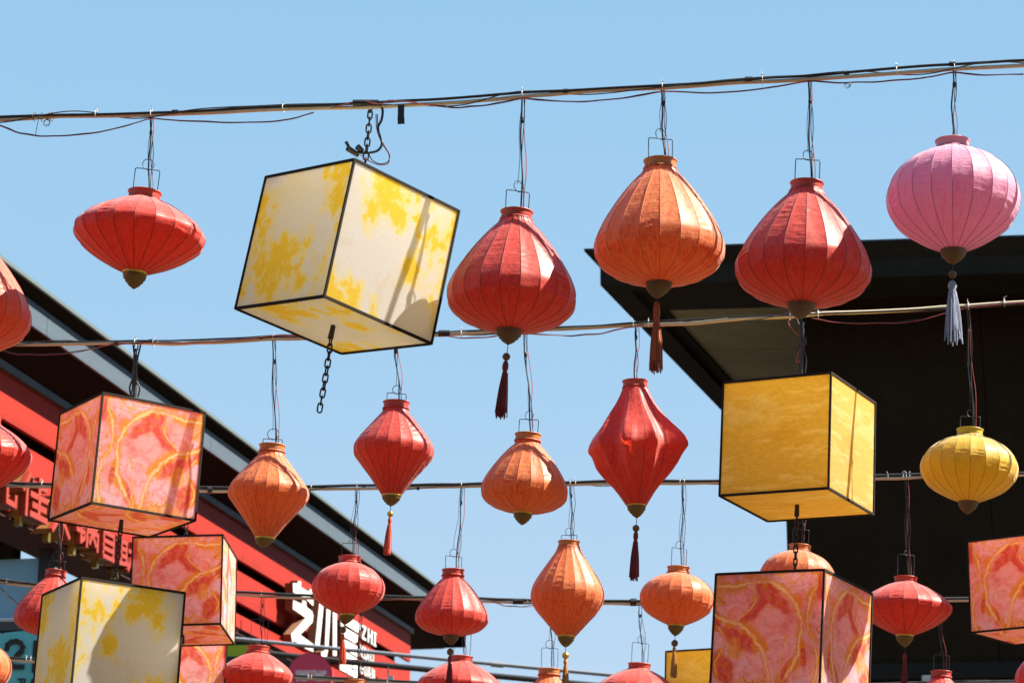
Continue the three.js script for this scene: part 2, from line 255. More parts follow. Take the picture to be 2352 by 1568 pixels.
{
  const s = placeOnWall(thing('letter_sign', 'row of red channel characters with brown sides standing on the red beam at the left', 'sign'));
  const face = std([.29, .036, .02], .4), side = std([.22, .10, .03], .5);
  const N0 = .12, dp = .2;
  for (const [g, xa, ya, xb, yb, hp] of [['seven', -8, 1150, 32, 1170, 90], ['good', 44, 1174, 98, 1206, 94], ['fire', 112, 1214, 153, 1240, 84], ['pot', 168, 1243, 214, 1272, 76], ['self', 226, 1276, 257, 1296, 70], ['help', 268, 1300, 305, 1322, 66]]) {
    const a = toWall(xa, ya, N0 + dp), c = toWall(xb, yb, N0 + dp), d = toWall(xa, ya - hp, N0 + dp), w = c[0] - a[0], h = d[1] - a[1], t = h * .15;
    mesh('character', merge(GLYPH[g].map((q, k) => stroke(q, w, h, t, .05, k))).translate(a[0], a[1], N0 + dp), face, s);
    mesh('character_side', merge(GLYPH[g].map((q, k) => stroke(q, w, h, t * 1.08, dp - .03, k))).translate(a[0], a[1], N0 + dp / 2 - .02), side, s);
    mesh('stand', box(.06, .1, .06, a[0] + w * .3, a[1] - .05, N0 + dp * .6), M.brass, s);
  }
}
function facingSign(cx, cy, D, yaw = 0) { const p = P(cx, cy, D); return [p, pxm(p), yaw]; }
{
  const [p, k] = facingSign(70, 1540, 18.9), s = thing('hanging_sign', 'teal hanging sign with black 2F and small black characters at lower left', 'sign');
  s.position.copy(p);
  const w = 105 * k, h = 92 * k, sh = new THREE.Shape(); sh.moveTo(-w, -h); sh.lineTo(w, -h); sh.lineTo(w, h * .55); sh.quadraticCurveTo(w, h * .86, w * .55, h * .93); sh.quadraticCurveTo(0, h * 1.02, -w * .55, h * .93); sh.quadraticCurveTo(-w, h * .86, -w, h * .55); sh.closePath();
  mesh('board', new THREE.ExtrudeGeometry(sh, { depth: .1, bevelEnabled: true, bevelSize: .01, bevelThickness: .01 }).translate(0, 0, -.1), noisy([96, 196, 202], .08, 1, .4), s);
  const ink = std([.015, .02, .02], .5), letter = (st, x, y, lw, lh, t) => mesh('letter', merge(st.map((q, i) => stroke(q, lw * k, lh * k, t * k, .012, i))).translate((x - 70) * k, (1540 - y) * k, .016), ink, s);
  const arc = []; for (let i = 0; i < 7; i++) { const a0 = Math.PI * (1.05 - i * .2), a1 = Math.PI * (1.05 - (i + 1) * .2); arc.push([.5 + .45 * Math.cos(a0), .72 + .24 * Math.sin(a0), .5 + .45 * Math.cos(a1), .72 + .24 * Math.sin(a1)]); }
  letter([...arc, [.9, .6, .05, .06], [.05, .06, 1, .06]], 10, 1536, 42, 66, 11);
  letter([[.1, 0, .1, .96], [.1, .96, 1, .96], [.1, .52, .85, .52]], 75, 1540, 40, 66, 12);
  letter(GLYPH.guard, 40, 1582, 22, 24, 3); letter(GLYPH.born, 72, 1582, 22, 24, 3); letter(GLYPH.room, 104, 1582, 22, 24, 3);
  mesh('bracket', box(w * 2.3, .07, .12, 0, h * 1.12, -.05), std([.05, .06, .07], .5), s);
  mesh('hanger', merge([box(.02, .1, .02, -w * .7, h * 1.0, -.05), box(.02, .1, .02, w * .7, h * 1.0, -.05)]), M.black, s);
}
{
  const [p, k] = facingSign(545, 1545, 21), s = thing('hanging_sign', 'lime green sign with a black band behind the red saucer lantern', 'sign');
  s.position.copy(p);
  const lime = std([.30, .46, .01], .45), blk = std([.015, .02, .012], .5);
  mesh('board', box(130 * k, 124 * k, .12, 0, 0, 0), lime, s);
  mesh('band', box(128 * k, 38 * k, .03, 0, 16 * k, .062), blk, s);
  mesh('emblem', box(14 * k, 15 * k, .02, -45 * k, 18 * k, .085), lime, s);
  mesh('mark', merge([[-60, -30, 0, -22], [-60, -46, 10, -30]].map((q, i) => stroke([q[0] * k, q[1] * k, q[2] * k, q[3] * k], 1, 1, 3 * k, .012, i))).translate(0, 0, .07), blk, s);
  mesh('bracket', box(.05, .05, .5, 40 * k, 50 * k, -.3), M.black, s);
}
{
  const [p, k] = facingSign(711, 1550, 22), s = thing('round_sign', 'round crimson blade sign with whitish worn lettering', 'sign');
  s.position.copy(p);
  const cv = document.createElement('canvas'); cv.width = cv.height = 256; const c = cv.getContext('2d');
  c.fillStyle = '#d04460'; c.fillRect(0, 0, 256, 256);
  for (let i = 0; i < 900; i++) { const x = 40 + rnd() * 180, y = 96 + rnd() * 60, in2 = (x > 48 && x < 112 && y > 110) || (x > 148 && x < 212 && y > 118) || y < 118; if (!in2) continue; c.fillStyle = rnd() < .75 ? 'rgba(214,216,222,.55)' : 'rgba(190,150,160,.5)'; c.fillRect(x, y, 3 + rnd() * 9, 2 + rnd() * 7); }
  c.fillStyle = '#b08a60'; for (let i = 0; i < 60; i++) c.fillRect(112 + rnd() * 34, 108 + rnd() * 40, 4, 5);
  c.fillStyle = '#d6d8de'; for (const [x, y, w, h] of [[52, 122, 8, 40], [70, 118, 30, 8], [70, 136, 34, 7], [82, 118, 8, 44], [156, 122, 48, 9], [160, 140, 40, 8], [176, 120, 9, 44], [196, 130, 8, 34]]) c.fillRect(x, y, w, h);
  const t = new THREE.CanvasTexture(cv); t.colorSpace = THREE.SRGBColorSpace;
  mesh('disc', new THREE.CylinderGeometry(52 * k, 52 * k, .14, 48).rotateX(Math.PI / 2).translate(0, 0, -.08), std([.42, .028, .055], .4), s);
  mesh('face', new THREE.CircleGeometry(50 * k, 48).translate(0, 0, -.006), new THREE.MeshStandardMaterial({ map: t, roughness: .45 }), s);
  mesh('bracket', box(.9, .05, .05, -70 * k, 20 * k, -.1), M.black, s);
}
// two pipes crossing the street in front of the restaurant
{
  const g = thing('street_pipe', 'thin grey steel pipe sloping down to the right in front of the red wall', 'pipe');
  mesh('tube', tube([P(380, 1451, 23), P(900, 1502, 23), P(1700, 1578, 23)], 4.6 * 23.6 / FOC, 40, 10), std([.24, .27, .30], .45, { metalness: .3 }), g);
  const p = P(1142, 1526, 23); mesh('coupling', new THREE.CylinderGeometry(.026, .026, .12, 12).rotateZ(Math.PI / 2 - .1).translate(p.x, p.y, p.z), M.rod, g);
  const d = thing('street_pipe', 'thick black pipe below the grey pipe, carrying a small pale tag', 'pipe');
  mesh('tube', tube([P(380, 1476, 23.3), P(900, 1529.5, 23.3), P(1700, 1604, 23.3)], 6.6 * 24 / FOC, 40, 10), std([.022, .021, .020], .5), d);
  const q = P(891, 1545, 23.25); mesh('hanger', box(.014, .12, .014, q.x, q.y, q.z), M.rod, d);
  const e = P(897, 1557, 23.25); mesh('tag', box(.055, .045, .03, e.x, e.y, e.z), std([.5, .56, .62], .5), d);
}

// ---------------------------------------------------------------- black-roofed building on the right
{
  const b = thing('roofed_building', 'black building with a wide flat overhanging roof on the right', 'building');
  const H = 7.47, K = PH(1379, 655, H), fd = PH(2352, 626, H).sub(K).setY(0).normalize(), ld = PH(1655, 940, H).sub(K).setY(0).normalize();
  const at = (a, c, y = 0) => K.clone().addScaledVector(fd, a).addScaledVector(ld, c).add(V3(0, y, 0));
  // a slanted box between footprint coordinates (a along the front, c towards the back) and heights
  const block = (a0, a1, c0, c1, y0, y1, a0t = a0, c0t = c0) => {
    const v = [at(a0, c0, y0), at(a1, c0, y0), at(a1, c1, y0), at(a0, c1, y0), at(a0t, c0t, y1), at(a1, c0t, y1), at(a1, c1, y1), at(a0t, c1, y1)];
    const f = [[0, 1, 5, 4], [1, 2, 6, 5], [2, 3, 7, 6], [3, 0, 4, 7], [4, 5, 6, 7], [3, 2, 1, 0]], pos = [], uv = [];
    for (const q of f) for (const i of [0, 1, 2, 0, 2, 3]) { pos.push(v[q[i]].x, v[q[i]].y, v[q[i]].z); uv.push(v[q[i]].x * .3 + v[q[i]].z * .3, v[q[i]].y * .3 + v[q[i]].z * .2); }
    const g = new THREE.BufferGeometry(); g.setAttribute('position', new THREE.Float32BufferAttribute(pos, 3)); g.setAttribute('uv', new THREE.Float32BufferAttribute(uv, 2)); g.computeVertexNormals(); return g;
  };
  const matt = (c, a) => { const q = noisy(c, a, 1, .95), p = new THREE.MeshPhysicalMaterial({ map: q.map, roughness: .95, specularIntensity: .25 }); return p; };
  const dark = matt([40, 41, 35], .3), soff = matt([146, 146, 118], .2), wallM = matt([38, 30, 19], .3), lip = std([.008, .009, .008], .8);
  const yc = P(1379, 613, -K.z).y - K.y;
  mesh('fascia', block(0, 16, 0, .25, 0, yc), dark, b);
  mesh('fascia', block(0, .25, .252, 16, 0, yc), dark, b);
  mesh('cornice', block(.004, 16, .004, 16, yc + .003, yc + .135, -.12, -.12), dark, b);
  mesh('roof', block(-.13, 16, -.13, 16, yc + .138, yc + .165), lip, b);
  // soffit: dark margin, then recessed pale boards parallel to the front
  const den = fd.x * ld.z - fd.z * ld.x, ab = v => [(v.x * ld.z - v.z * ld.x) / den, (fd.x * v.z - fd.z * v.x) / den];
  const aS = ab(PH(1598, 781, H + .09).sub(K))[0], cS = ab(PH(1700, 702, H + .09).sub(K))[1];
  mesh('soffit_margin', block(.252, 16, .252, cS, .06, .16), dark, b);
  mesh('soffit_margin', block(.252, aS, cS + .003, 16, .06, .16), dark, b);
  const cs = [cS, ab(PH(1700, 803, H + .09).sub(K))[1], ab(PH(1700, 868, H + .09).sub(K))[1], 5.6, 7.4, 9.2]; for (let i = 0; i < cs.length - 1; i++) mesh('soffit_board', block(aS + .003, 16, cs[i] + .012, cs[i + 1] - .012, .09, .16), soff, b);
  mesh('roof_deck', block(.26, 15.9, .26, 15.9, .17, yc), dark, b);
  // walls under it
  const wc = PH(1836, 702, H).sub(K); const [wa, wcc] = ab(wc);
  const cuts = [wa, wa + 1.9, wa + 3.8, wa + 6.4, 15];
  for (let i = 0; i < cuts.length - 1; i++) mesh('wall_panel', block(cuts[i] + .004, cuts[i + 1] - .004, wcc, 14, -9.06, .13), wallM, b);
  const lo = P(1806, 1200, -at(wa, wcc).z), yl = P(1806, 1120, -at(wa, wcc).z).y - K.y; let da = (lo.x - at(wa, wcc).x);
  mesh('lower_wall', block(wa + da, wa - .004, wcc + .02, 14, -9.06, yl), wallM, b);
  const D0 = -at(wa + 1, wcc).z, ys = P(2100, 1524, D0).y - K.y, ye = P(2100, 1560, D0).y - K.y;
  mesh('window_slot', block(wa + .6, wa + 2.6, wcc - .05, wcc - .004, ye, ys), std([.004, .004, .003], .9), b);
  const tg = P(2138, 1558, D0 - .1); mesh('wall_light', box(.17, .06, .08, tg.x, tg.y, tg.z), std([.45, .52, .52], .5), b);
}

// ---------------------------------------------------------------- added unseen dark front behind the viewer: it keeps the low sky off the shaded sides
{
  const b = thing('sky_blocking_front', 'added dark brick front, unseen behind the viewer, blocking low sky from the lanterns', 'building');
  b.position.set(0, 0, 11);
  const brick = noisy([74, 56, 46], .3, 1 / 2, .85), trim = std([.12, .11, .10], .7), pane = std([.03, .035, .04], .15);
  mesh('wall', box(64, 12.5, 8, 0, 6.25, 4.2), brick, b);
  mesh('cornice', box(64.6, .5, 8.6, 0, 12.76, 4.1), trim, b);
  for (let i = 0; i < 16; i++) for (let k = 0; k < 3; k++) { const f = mesh('window', box(2.1, 2.2, .14, -30 + i * 4, 2.4 + k * 3.8, .14), trim, b); mesh('pane', box(1.8, 1.9, .04, -30 + i * 4, 2.4 + k * 3.8, .05), pane, f); }
}

// ---------------------------------------------------------------- overhead cables
const span = (a, b) => x => a + (b - a) * x / 2352;
const rows = [span(8.23, 7.70), span(10.35, 9.70), span(12.75, 12.5), span(14.8, 14.8), span(18, 18)];
const rowDir = rows.map((f, i) => P(2352, 300 + i * 300, f(2352)).sub(P(0, 300 + i * 300, f(0))).setY(0).normalize());
function cablePts(row, pts, dz = 0) { const f = rows[row]; const q = []; pts.forEach(([x, y], i) => { if (i) { const [a, b] = pts[i - 1]; q.push([(a + x) / 2, (b + y) / 2 + rr(-1.2, 1.2)]); } q.push([x, y]); }); return q.map(([x, y]) => P(x, y, f(x) - dz)); }
function stretch(pts, m) { const a = pts[0].clone().add(pts[0].clone().sub(pts[1]).normalize().multiplyScalar(m)), n = pts.length, b = pts[n - 1].clone().add(pts[n - 1].clone().sub(pts[n - 2]).normalize().multiplyScalar(m)); a.y += .1; b.y += .1; return [a, ...pts, b]; }
function tie(g, row, x, y, r, tail = 1) {                // white cable tie round the bundle, its tail cut long
  const p = P(x, y, rows[row](x)), q = new THREE.Quaternion().setFromUnitVectors(V3(0, 0, 1), rowDir[row]);
  const t = [new THREE.TorusGeometry(r * .9, .0015, 5, 18).applyQuaternion(q).translate(p.x, p.y, p.z), box(.006, .008, .006, p.x, p.y + r, p.z + .004)];
  if (tail) t.push(tube([V3(p.x, p.y + r, p.z), V3(p.x + rr(-.004, .004), p.y + r + .006, p.z + .006), V3(p.x + rr(-.01, .01), p.y + r + rr(.006, .014), p.z + .012)], .0012, 6, 4));
  mesh('cable_tie', merge(t), M.zip, g);
}
function bundle(row, label, spec) {
  const g = thing('overhead_cable', label, 'cable', 'overhead cables crossing the street');
  if (spec.pale) mesh('pale_conduit', tube(stretch(cablePts(row, spec.pale), 2.5), spec.rp ?? .0075, spec.pale.length * 8, 8), M.cream, g);
  for (const b of spec.black ? [spec.black] : []) mesh('black_cable', tube(stretch(cablePts(row, b, .006), 2.5), spec.rb ?? .0055, b.length * 8, 8), M.rubber, g);
  { // a thin black lead wound loosely round the bundle
    const c = new THREE.CatmullRomCurve3(stretch(cablePts(row, spec.pale, .003), 2.5), false, 'centripetal'), L = c.getLength(), n = Math.round(L / .05), pts = [];
    for (let i = 0; i <= n; i++) { const p = c.getPointAt(i / n), a = i * .36 + Math.sin(i * .21) * 1.5, r = (spec.rt ?? .016) * .9; pts.push(p.add(V3(0, .004 + Math.sin(a) * r, Math.cos(a) * r))); }
    mesh('thin_lead', tube(pts, .0022, n * 3, 5), M.wire, g);
  }
  for (const w of spec.wires || []) { mesh('festoon_wire', tube(cablePts(row, w, .012), .0022, w.length * 8, 5), M.wire, g); mesh('festoon_wire', tube(cablePts(row, w, .012).map(p => p.add(V3(0, -.0032, .003))), .0016, w.length * 8, 5), M.redwire, g); }
  for (const t of spec.ties || []) tie(g, row, t[0], t[1], spec.rt ?? .016, t[2] ?? 1);
  for (const [x, y, w, h] of spec.tapes || []) { const p = P(x, y, rows[row](x)), k = pxm(p); mesh('black_tape', new THREE.CylinderGeometry(w * k, w * k, h * k, 8).rotateZ(Math.PI / 2).translate(p.x, p.y, p.z + .004), M.rubber, g); }
  return g;
}
{
  const g = bundle(0, 'uppermost overhead cable bundle carrying the large lanterns across the sky', {
    pale: [[-60, 276], [0, 275], [130, 267], [345, 264], [500, 258], [660, 250], [860, 246], [1000, 238], [1100, 231], [1200, 221], [1330, 211], [1520, 202], [1700, 189], [1860, 182], [2060, 168], [2200, 158], [2352, 150], [2420, 146]],
    black: [[-60, 270], [0, 268], [130, 264], [345, 259], [500, 252], [650, 244], [850, 236], [1000, 228], [1200, 212], [1300, 208], [1520, 196], [1620, 190], [1720, 181], [1860, 174], [2060, 156], [2200, 147], [2352, 138], [2420, 136]],
    wires: [[[-40, 280], [0, 288], [40, 304], [90, 312], [150, 311], [220, 304], [290, 288], [345, 272], [420, 277], [520, 281], [620, 279], [680, 270], [720, 258]], [[760, 246], [800, 236], [840, 231], [870, 238], [895, 230], [940, 233], [990, 241], [1050, 247], [1110, 242], [1200, 226], [1270, 231], [1340, 233], [1430, 225], [1520, 210], [1620, 213], [1720, 207], [1860, 186], [1930, 190], [2010, 188], [2100, 181], [2190, 166], [2260, 172], [2352, 170]]],
    ties: [[220, 262], [347, 262], [1200, 217], [1522, 199], [1752, 184], [2060, 162], [2193, 155], [650, 248, 0]], tapes: [[402, 258, 6, 14], [1300, 210, 6, 12], [1720, 183, 7, 16], [2188, 148, 6, 14], [840, 237, 8, 60], [1945, 168, 5, 12]],
  });
  const p = P(921, 262, rows[0](921)), k = pxm(p);
  mesh('tape_flag', merge([box(15 * k, 34 * k, .002).translate(p.x, p.y + 3 * k, p.z + .01), box(16 * k, 18 * k, .002).rotateZ(.06).translate(p.x + .4 * k, p.y - 18 * k, p.z + .011)]), M.rubber, g);
  const curl = (x, y, s) => { const q = P(x, y, rows[0](x) - .015), kk = pxm(q) * s, pts = []; for (let i = 0; i <= 26; i++) { const a = i * .62, r = 8 - i * .08; pts.push(V3(q.x + (Math.cos(a) * r + i * .2) * kk, q.y + (Math.sin(a) * r * 1.1 - 8) * kk, q.z + i * .0008)); } mesh('binding_wire', tube(pts, .0011, 60, 4), M.steelwire, g); };
  curl(106, 276, 1); curl(1945, 192, .8);
  for (const x of [78, 95, 112, 118]) { const q = P(x, 268, rows[0](x)); mesh('binding_wire', new THREE.TorusGeometry(.0165, .0013, 4, 14).rotateY(Math.PI / 2 + rr(-.4, .4)).translate(q.x, q.y, q.z), std([.10, .05, .025], .6), g); }
  mesh('binding_wire', tube([P(88, 270, rows[0](88) - .01), P(84, 290, rows[0](86) - .01), P(80, 311, rows[0](80) - .01)], .0011, 10, 4), M.steelwire, g);
}
bundle(1, 'second overhead cable bundle, pale and crossing in front of the black roof', {
  pale: [[-60, 794], [0, 792], [100, 791], [180, 789], [250, 787], [310, 787], [400, 790], [500, 786], [625, 778], [700, 777], [850, 772], [1010, 769], [1120, 763], [1300, 755], [1440, 747], [1560, 744], [1600, 742], [1700, 732], [1830, 726], [1900, 719], [2000, 716], [2100, 711], [2230, 702], [2352, 694], [2420, 690]],
  black: [[-60, 788], [60, 786], [200, 784], [300, 782], [480, 780], [630, 773], [760, 771], [1010, 763], [1120, 758], [1300, 750], [1440, 743], [1560, 736], [1700, 727], [1830, 722], [2000, 716], [2230, 706], [2420, 694]], rb: .0036, rp: .0085,
  wires: [[[10, 806], [40, 813], [90, 814], [140, 812], [200, 803], [262, 789], [350, 786], [440, 787], [560, 778], [640, 769], [690, 770], [740, 788]], [[1010, 768], [1060, 776], [1120, 774], [1180, 764], [1250, 768], [1310, 771], [1380, 766], [1440, 752], [1480, 745]], [[1865, 730], [1910, 738], [1980, 742], [2060, 741], [2120, 733], [2180, 716], [2232, 704], [2300, 698], [2352, 694]]],
  ties: [[310, 786], [352, 788], [628, 776], [1060, 766], [1455, 745], [1490, 743], [1815, 727], [1880, 722, 0], [2225, 703], [2308, 696]], tapes: [[268, 788, 7, 10], [1020, 766, 8, 26], [345, 783, 4, 8], [600, 776, 5, 8]],
});
bundle(2, 'third overhead cable bundle, black over pale, passing behind the second row of lanterns', {
  pale: [[-60, 1112], [0, 1114], [110, 1118], [300, 1123], [455, 1127], [520, 1128], [620, 1126], [710, 1123], [900, 1121], [1000, 1118], [1100, 1116], [1300, 1113], [1480, 1110], [1650, 1108], [1840, 1103], [2010, 1099], [2120, 1096], [2352, 1090], [2420, 1088]],
  black: [[-60, 1104], [0, 1107], [110, 1111], [300, 1116], [455, 1119], [520, 1120], [620, 1119], [710, 1117], [900, 1114], [1000, 1112], [1100, 1110], [1300, 1108], [1480, 1103], [1650, 1104], [1840, 1097], [2010, 1092], [2120, 1089], [2352, 1086], [2420, 1084]], rb: .0075, rp: .0085,
  wires: [[[1650, 1107], [1700, 1110], [1780, 1106], [1900, 1101], [2010, 1098]]],
  ties: [[96, 1112], [715, 1119], [820, 1118], [1060, 1114], [1310, 1110], [1322, 1110], [1562, 1106], [1572, 1106], [2075, 1094], [2082, 1094], [2090, 1094], [2040, 1095]], tapes: [[482, 1126, 9, 10], [960, 1122, 4, 6]],
});
bundle(3, 'fourth overhead cable bundle crossing low in front of the white wall characters', {
  pale: [[-60, 1330], [0, 1337], [90, 1347], [300, 1358], [545, 1366], [714, 1374], [890, 1375], [1000, 1377], [1145, 1382], [1220, 1383], [1470, 1386], [1660, 1388], [1900, 1384], [2190, 1379], [2352, 1376], [2420, 1375]],
  black: [[-60, 1323], [0, 1331], [90, 1342], [300, 1353], [545, 1359], [714, 1367], [890, 1369], [1000, 1371], [1145, 1376], [1220, 1378], [1470, 1380], [1660, 1382], [1900, 1378], [2190, 1374], [2352, 1371], [2420, 1370]], rb: .0085, rp: .0085,
  wires: [[[-20, 1334], [0, 1350], [18, 1368], [38, 1386], [60, 1400]], [[714, 1374], [780, 1378], [890, 1376], [990, 1379]], [[1130, 1381], [1160, 1391], [1200, 1393], [1240, 1388]]],
  ties: [[15, 1337], [600, 1366], [985, 1376], [1180, 1381], [1212, 1382]], tapes: [[1455, 1383, 9, 14], [1190, 1381, 7, 24]],
});
bundle(4, 'lowest overhead cable bundle at the bottom edge, passing the teal and round signs', {
  pale: [[-60, 1510], [0, 1514], [110, 1521], [300, 1534], [490, 1547], [670, 1556], [810, 1564], [943, 1570], [1400, 1592], [1800, 1584], [2150, 1570], [2352, 1568], [2420, 1567]],
  black: [[-60, 1503], [0, 1508], [110, 1515], [300, 1528], [490, 1541], [670, 1551], [810, 1558], [943, 1565], [1400, 1586], [1800, 1578], [2150, 1566], [2352, 1563], [2420, 1562]], rb: .008, rp: .011, rt: .02,
  ties: [[60, 1514], [70, 1515], [708, 1556], [715, 1556], [890, 1566]], tapes: [],
});

// ---------------------------------------------------------------- lanterns
const PROFILE = {
  saucer: [[0, .25], [.03, .33], [.1, .50], [.2, .70], [.3, .86], [.38, .95], [.46, 1], [.54, .985], [.62, .92], [.72, .78], [.86, .52], [1, .18]],
  drop: [[0, .25], [.04, .28], [.10, .38], [.2, .53], [.3, .66], [.4, .775], [.5, .88], [.59, .955], [.68, 1], [.76, .99], [.84, .91], [.91, .74], [.97, .44], [1, .2]],
  globe: [[0, .26], [.03, .34], [.08, .52], [.16, .72], [.26, .87], [.37, .965], [.48, 1], [.59, .98], [.70, .90], [.80, .75], [.90, .51], [1, .2]],
  diamond: [[0, .30], [.04, .33], [.12, .47], [.25, .70], [.37, .90], [.44, .985], [.48, 1], [.53, .985], [.62, .85], [.8, .54], [1, .23]],
  onion: [[0, .30], [.04, .33], [.12, .45], [.25, .66], [.38, .86], [.48, .97], [.55, 1], [.62, .97], [.71, .85], [.83, .60], [1, .24]],
  crumple: [[0, .27], [.05, .33], [.15, .46], [.28, .67], [.40, .88], [.48, .985], [.53, 1], [.60, .90], [.72, .76], [.86, .48], [1, .23]],
};
function rOf(profile) {
  const xs = profile.map(p => p[0]), ys = profile.map(p => p[1]), n = xs.length, d = [], m = [];
  for (let i = 0; i < n - 1; i++) d.push((ys[i + 1] - ys[i]) / (xs[i + 1] - xs[i]));
  for (let i = 0; i < n; i++) m.push(i === 0 ? d[0] : i === n - 1 ? d[n - 2] : d[i - 1] * d[i] <= 0 ? 0 : 2 / (1 / d[i - 1] + 1 / d[i]));
  return t => { let i = 0; while (i < n - 2 && t > xs[i + 1]) i++; const h = xs[i + 1] - xs[i], s = (t - xs[i]) / h; return ys[i] * (1 + 2 * s) * (1 - s) ** 2 + m[i] * h * s * (1 - s) ** 2 + ys[i + 1] * s * s * (3 - 2 * s) + m[i + 1] * h * s * s * (s - 1); };
}
const NP = 20;
const ringGeo = (r, w) => new THREE.TorusGeometry(r, w, 5, 26);
function tassel(parent, color, pts, k, inv, D, bead) {
  // pts: knot top, knot bottom / skirt top, skirt bottom in picture points; half width of the hem
  const [kt, st, sb, hw] = pts, w = (p) => P(p[0], p[1], D).applyMatrix4(inv), a = w(kt), b = w(st), c = w(sb);
  const dir = c.clone().sub(b), L = dir.length(), q = new THREE.Quaternion().setFromUnitVectors(V3(0, -1, 0), dir.normalize());
  const strands = [], H = hw * k;
  for (let i = 0; i < 46; i++) {
    const an = i * 2.39996, f = Math.sqrt((i + .5) / 46), e = H * f * rr(.8, 1.22), s = H * .42 * f, len = L * rr(.90, 1.06) * (rnd() < .05 ? 1.08 : 1), x = Math.cos(an), z = Math.sin(an);
    strands.push(tube([V3(x * s, 0, z * s), V3(x * e * .72, -len * .4, z * e * .72), V3(x * e * .98 + rr(-1, 1) * H * .12, -len, z * e * .98)], H * .085, 6, 5));
  }
  const body = new THREE.LatheGeometry([[.001, 0], [.40, -.005], [.58, -.25], [.74, -.6], [.82, -.8], [.5, -.84], [.001, -.84]].map(p => new THREE.Vector2(p[0] * H, p[1] * L)), 18);
  const fringe = mesh('tassel', merge([...strands, body]).applyQuaternion(q).translate(b.x, b.y, b.z), color, parent);
  const kl = b.distanceTo(a), knot = new THREE.LatheGeometry([[.001, .02], [.30, 0], [.50, -.3], [.52, -.6], [.34, -.92], [.42, -1], [.42, -1.06], [.001, -1.08]].map(p => new THREE.Vector2(p[0] * H, p[1] * kl)), 16).applyQuaternion(q).translate(a.x, a.y, a.z);
  mesh('knot', knot, color, fringe);
  if (bead) { const p = w(bead); mesh('bead', new THREE.SphereGeometry(bead[2] * k, 18, 14).translate(p.x, p.y, p.z), bead[3] || M.wood, fringe); }
  return { top: a, fringe };
}
function lantern(o) {
  const g = thing('silk_lantern', o.label, 'lantern', 'silk lanterns strung over the street');
  const D = rows[o.row](clamp(o.top[0], -100, 2450)) , rcPx = o.rc, top = P(o.top[0], o.top[1] + rcPx * .26, D), bot = P(o.bot[0], o.bot[1], D), k = pxm(top), Rm = o.r * k, rc = o.rc * k;
  const axis = top.clone().sub(bot), L = axis.length(); axis.normalize();
  g.position.copy(top); g.quaternion.setFromUnitVectors(V3(0, 1, 0), axis).multiply(new THREE.Quaternion().setFromAxisAngle(V3(0, 1, 0), o.turn ?? rr(0, .39)));
  g.updateMatrixWorld(true);
  const inv = g.matrixWorld.clone().invert(), C = CLOTH[o.color], W = p => p.clone().applyMatrix4(inv);
  const hc = rc * .52, bodyL = L - hc, f = rOf(PROFILE[o.kind]), sd = rnd() * 100, half = Math.PI / NP;
  const crump = o.kind === 'crumple';
  const rad = (th, t) => {
    let r = Math.max(f(t), t < .04 ? rc * .93 / Rm : 0) * Rm;
    if (crump) { const e = Math.sin(Math.PI * clamp(t * 1.02)); r *= .95 + e * (.12 * Math.sin(th * 5 + 1.3 + 1.5 * t) + .10 * (1 - 2 * Math.abs(Math.sin(th * 4.5 + 2.1 - 1.4 * t))) + .05 * Math.sin(th * 2 + .4) + .07 * (noise(th * 3 + sd, t * 4) - .5)); }
    return r;
  };
  const nv = 64, nu = crump ? 8 : 6;
  for (let p = 0; p < NP; p++) {
    const pos = [], uv = [], idx = [], th0 = p * 2 * half, wr = rnd(), bandC = rr(.25, .7), bandW = rr(.05, .16), amp = (wr > .45 ? rr(.008, .02) : .003) * Rm * (o.wrinkle ?? 1), fr = rr(50, 75), slope = rr(-.25, .25), sd2 = rnd() * 50;
    const s = ((p + .5) % NP);
    for (let j = 0; j <= nv; j++) for (let i = 0; i <= nu; i++) {
      const t = j / nv, a = (i / nu - .5) * 2, th = th0 + a * half, rEnds = (rad(th0 - half, t) * (1 - a) + rad(th0 + half, t) * (1 + a)) / 2, edge = (1 - a * a);
      let r = crump ? rad(th, t) : rEnds * (.45 + .55 * Math.cos(half) / Math.cos(a * half));
      r -= edge * .012 * Rm * Math.sin(Math.PI * clamp(t)) * (crump ? .3 : 1);
      const win = Math.exp(-(((t - bandC) / bandW) ** 2));
      r += edge * amp * win * Math.sin(t * fr * 1.6 + a * slope * 8 + 3 * noise(t * 12 + sd2, a * 1.5)) * (.4 + .6 * noise(t * 30, a * 3 + sd2));
      r += edge * .010 * Rm * (noise(t * 8 + sd2, a * 2 + sd) - .5) + edge * .0055 * Rm * (fbm(t * 26 + sd2, a * 2.4 + sd, 2) - .5) + edge * .012 * Rm * sstep(.1, .0, t) * Math.sin(a * 9 + sd2);
      pos.push(Math.sin(th) * r, -hc - t * bodyL, Math.cos(th) * r); uv.push((i / nu + p * .37) * .34, t * bodyL * 3 + p * .13);
    }
    for (let j = 0; j < nv; j++) for (let i = 0; i < nu; i++) { const q = j * (nu + 1) + i; idx.push(q, q + nu + 1, q + 1, q + 1, q + nu + 1, q + nu + 2); }
    const geo = new THREE.BufferGeometry(); geo.setAttribute('position', new THREE.Float32BufferAttribute(pos, 3)); geo.setAttribute('uv', new THREE.Float32BufferAttribute(uv, 2)); geo.setIndex(idx); geo.computeVertexNormals();
    mesh('panel', geo, C.silk, g);
    if (!crump || p % 2 === 0) {
      const th = th0 + half, pts = []; for (let j = 0; j <= 22; j++) { const t = j / 22, r = rad(th, t) - .0002; pts.push(V3(Math.sin(th) * r, -hc - t * bodyL, Math.cos(th) * r)); }
      mesh('rib', tube(pts, Math.max(.0010, Rm * .0052), 40, 5), C.rib, g);
    }
  }
  // collar: turned ring with a rolled lip, open inside, gathered hem below
  const lathe = (pts, s = 28) => new THREE.LatheGeometry(pts.map(p => new THREE.Vector2(p[0], p[1])), s);
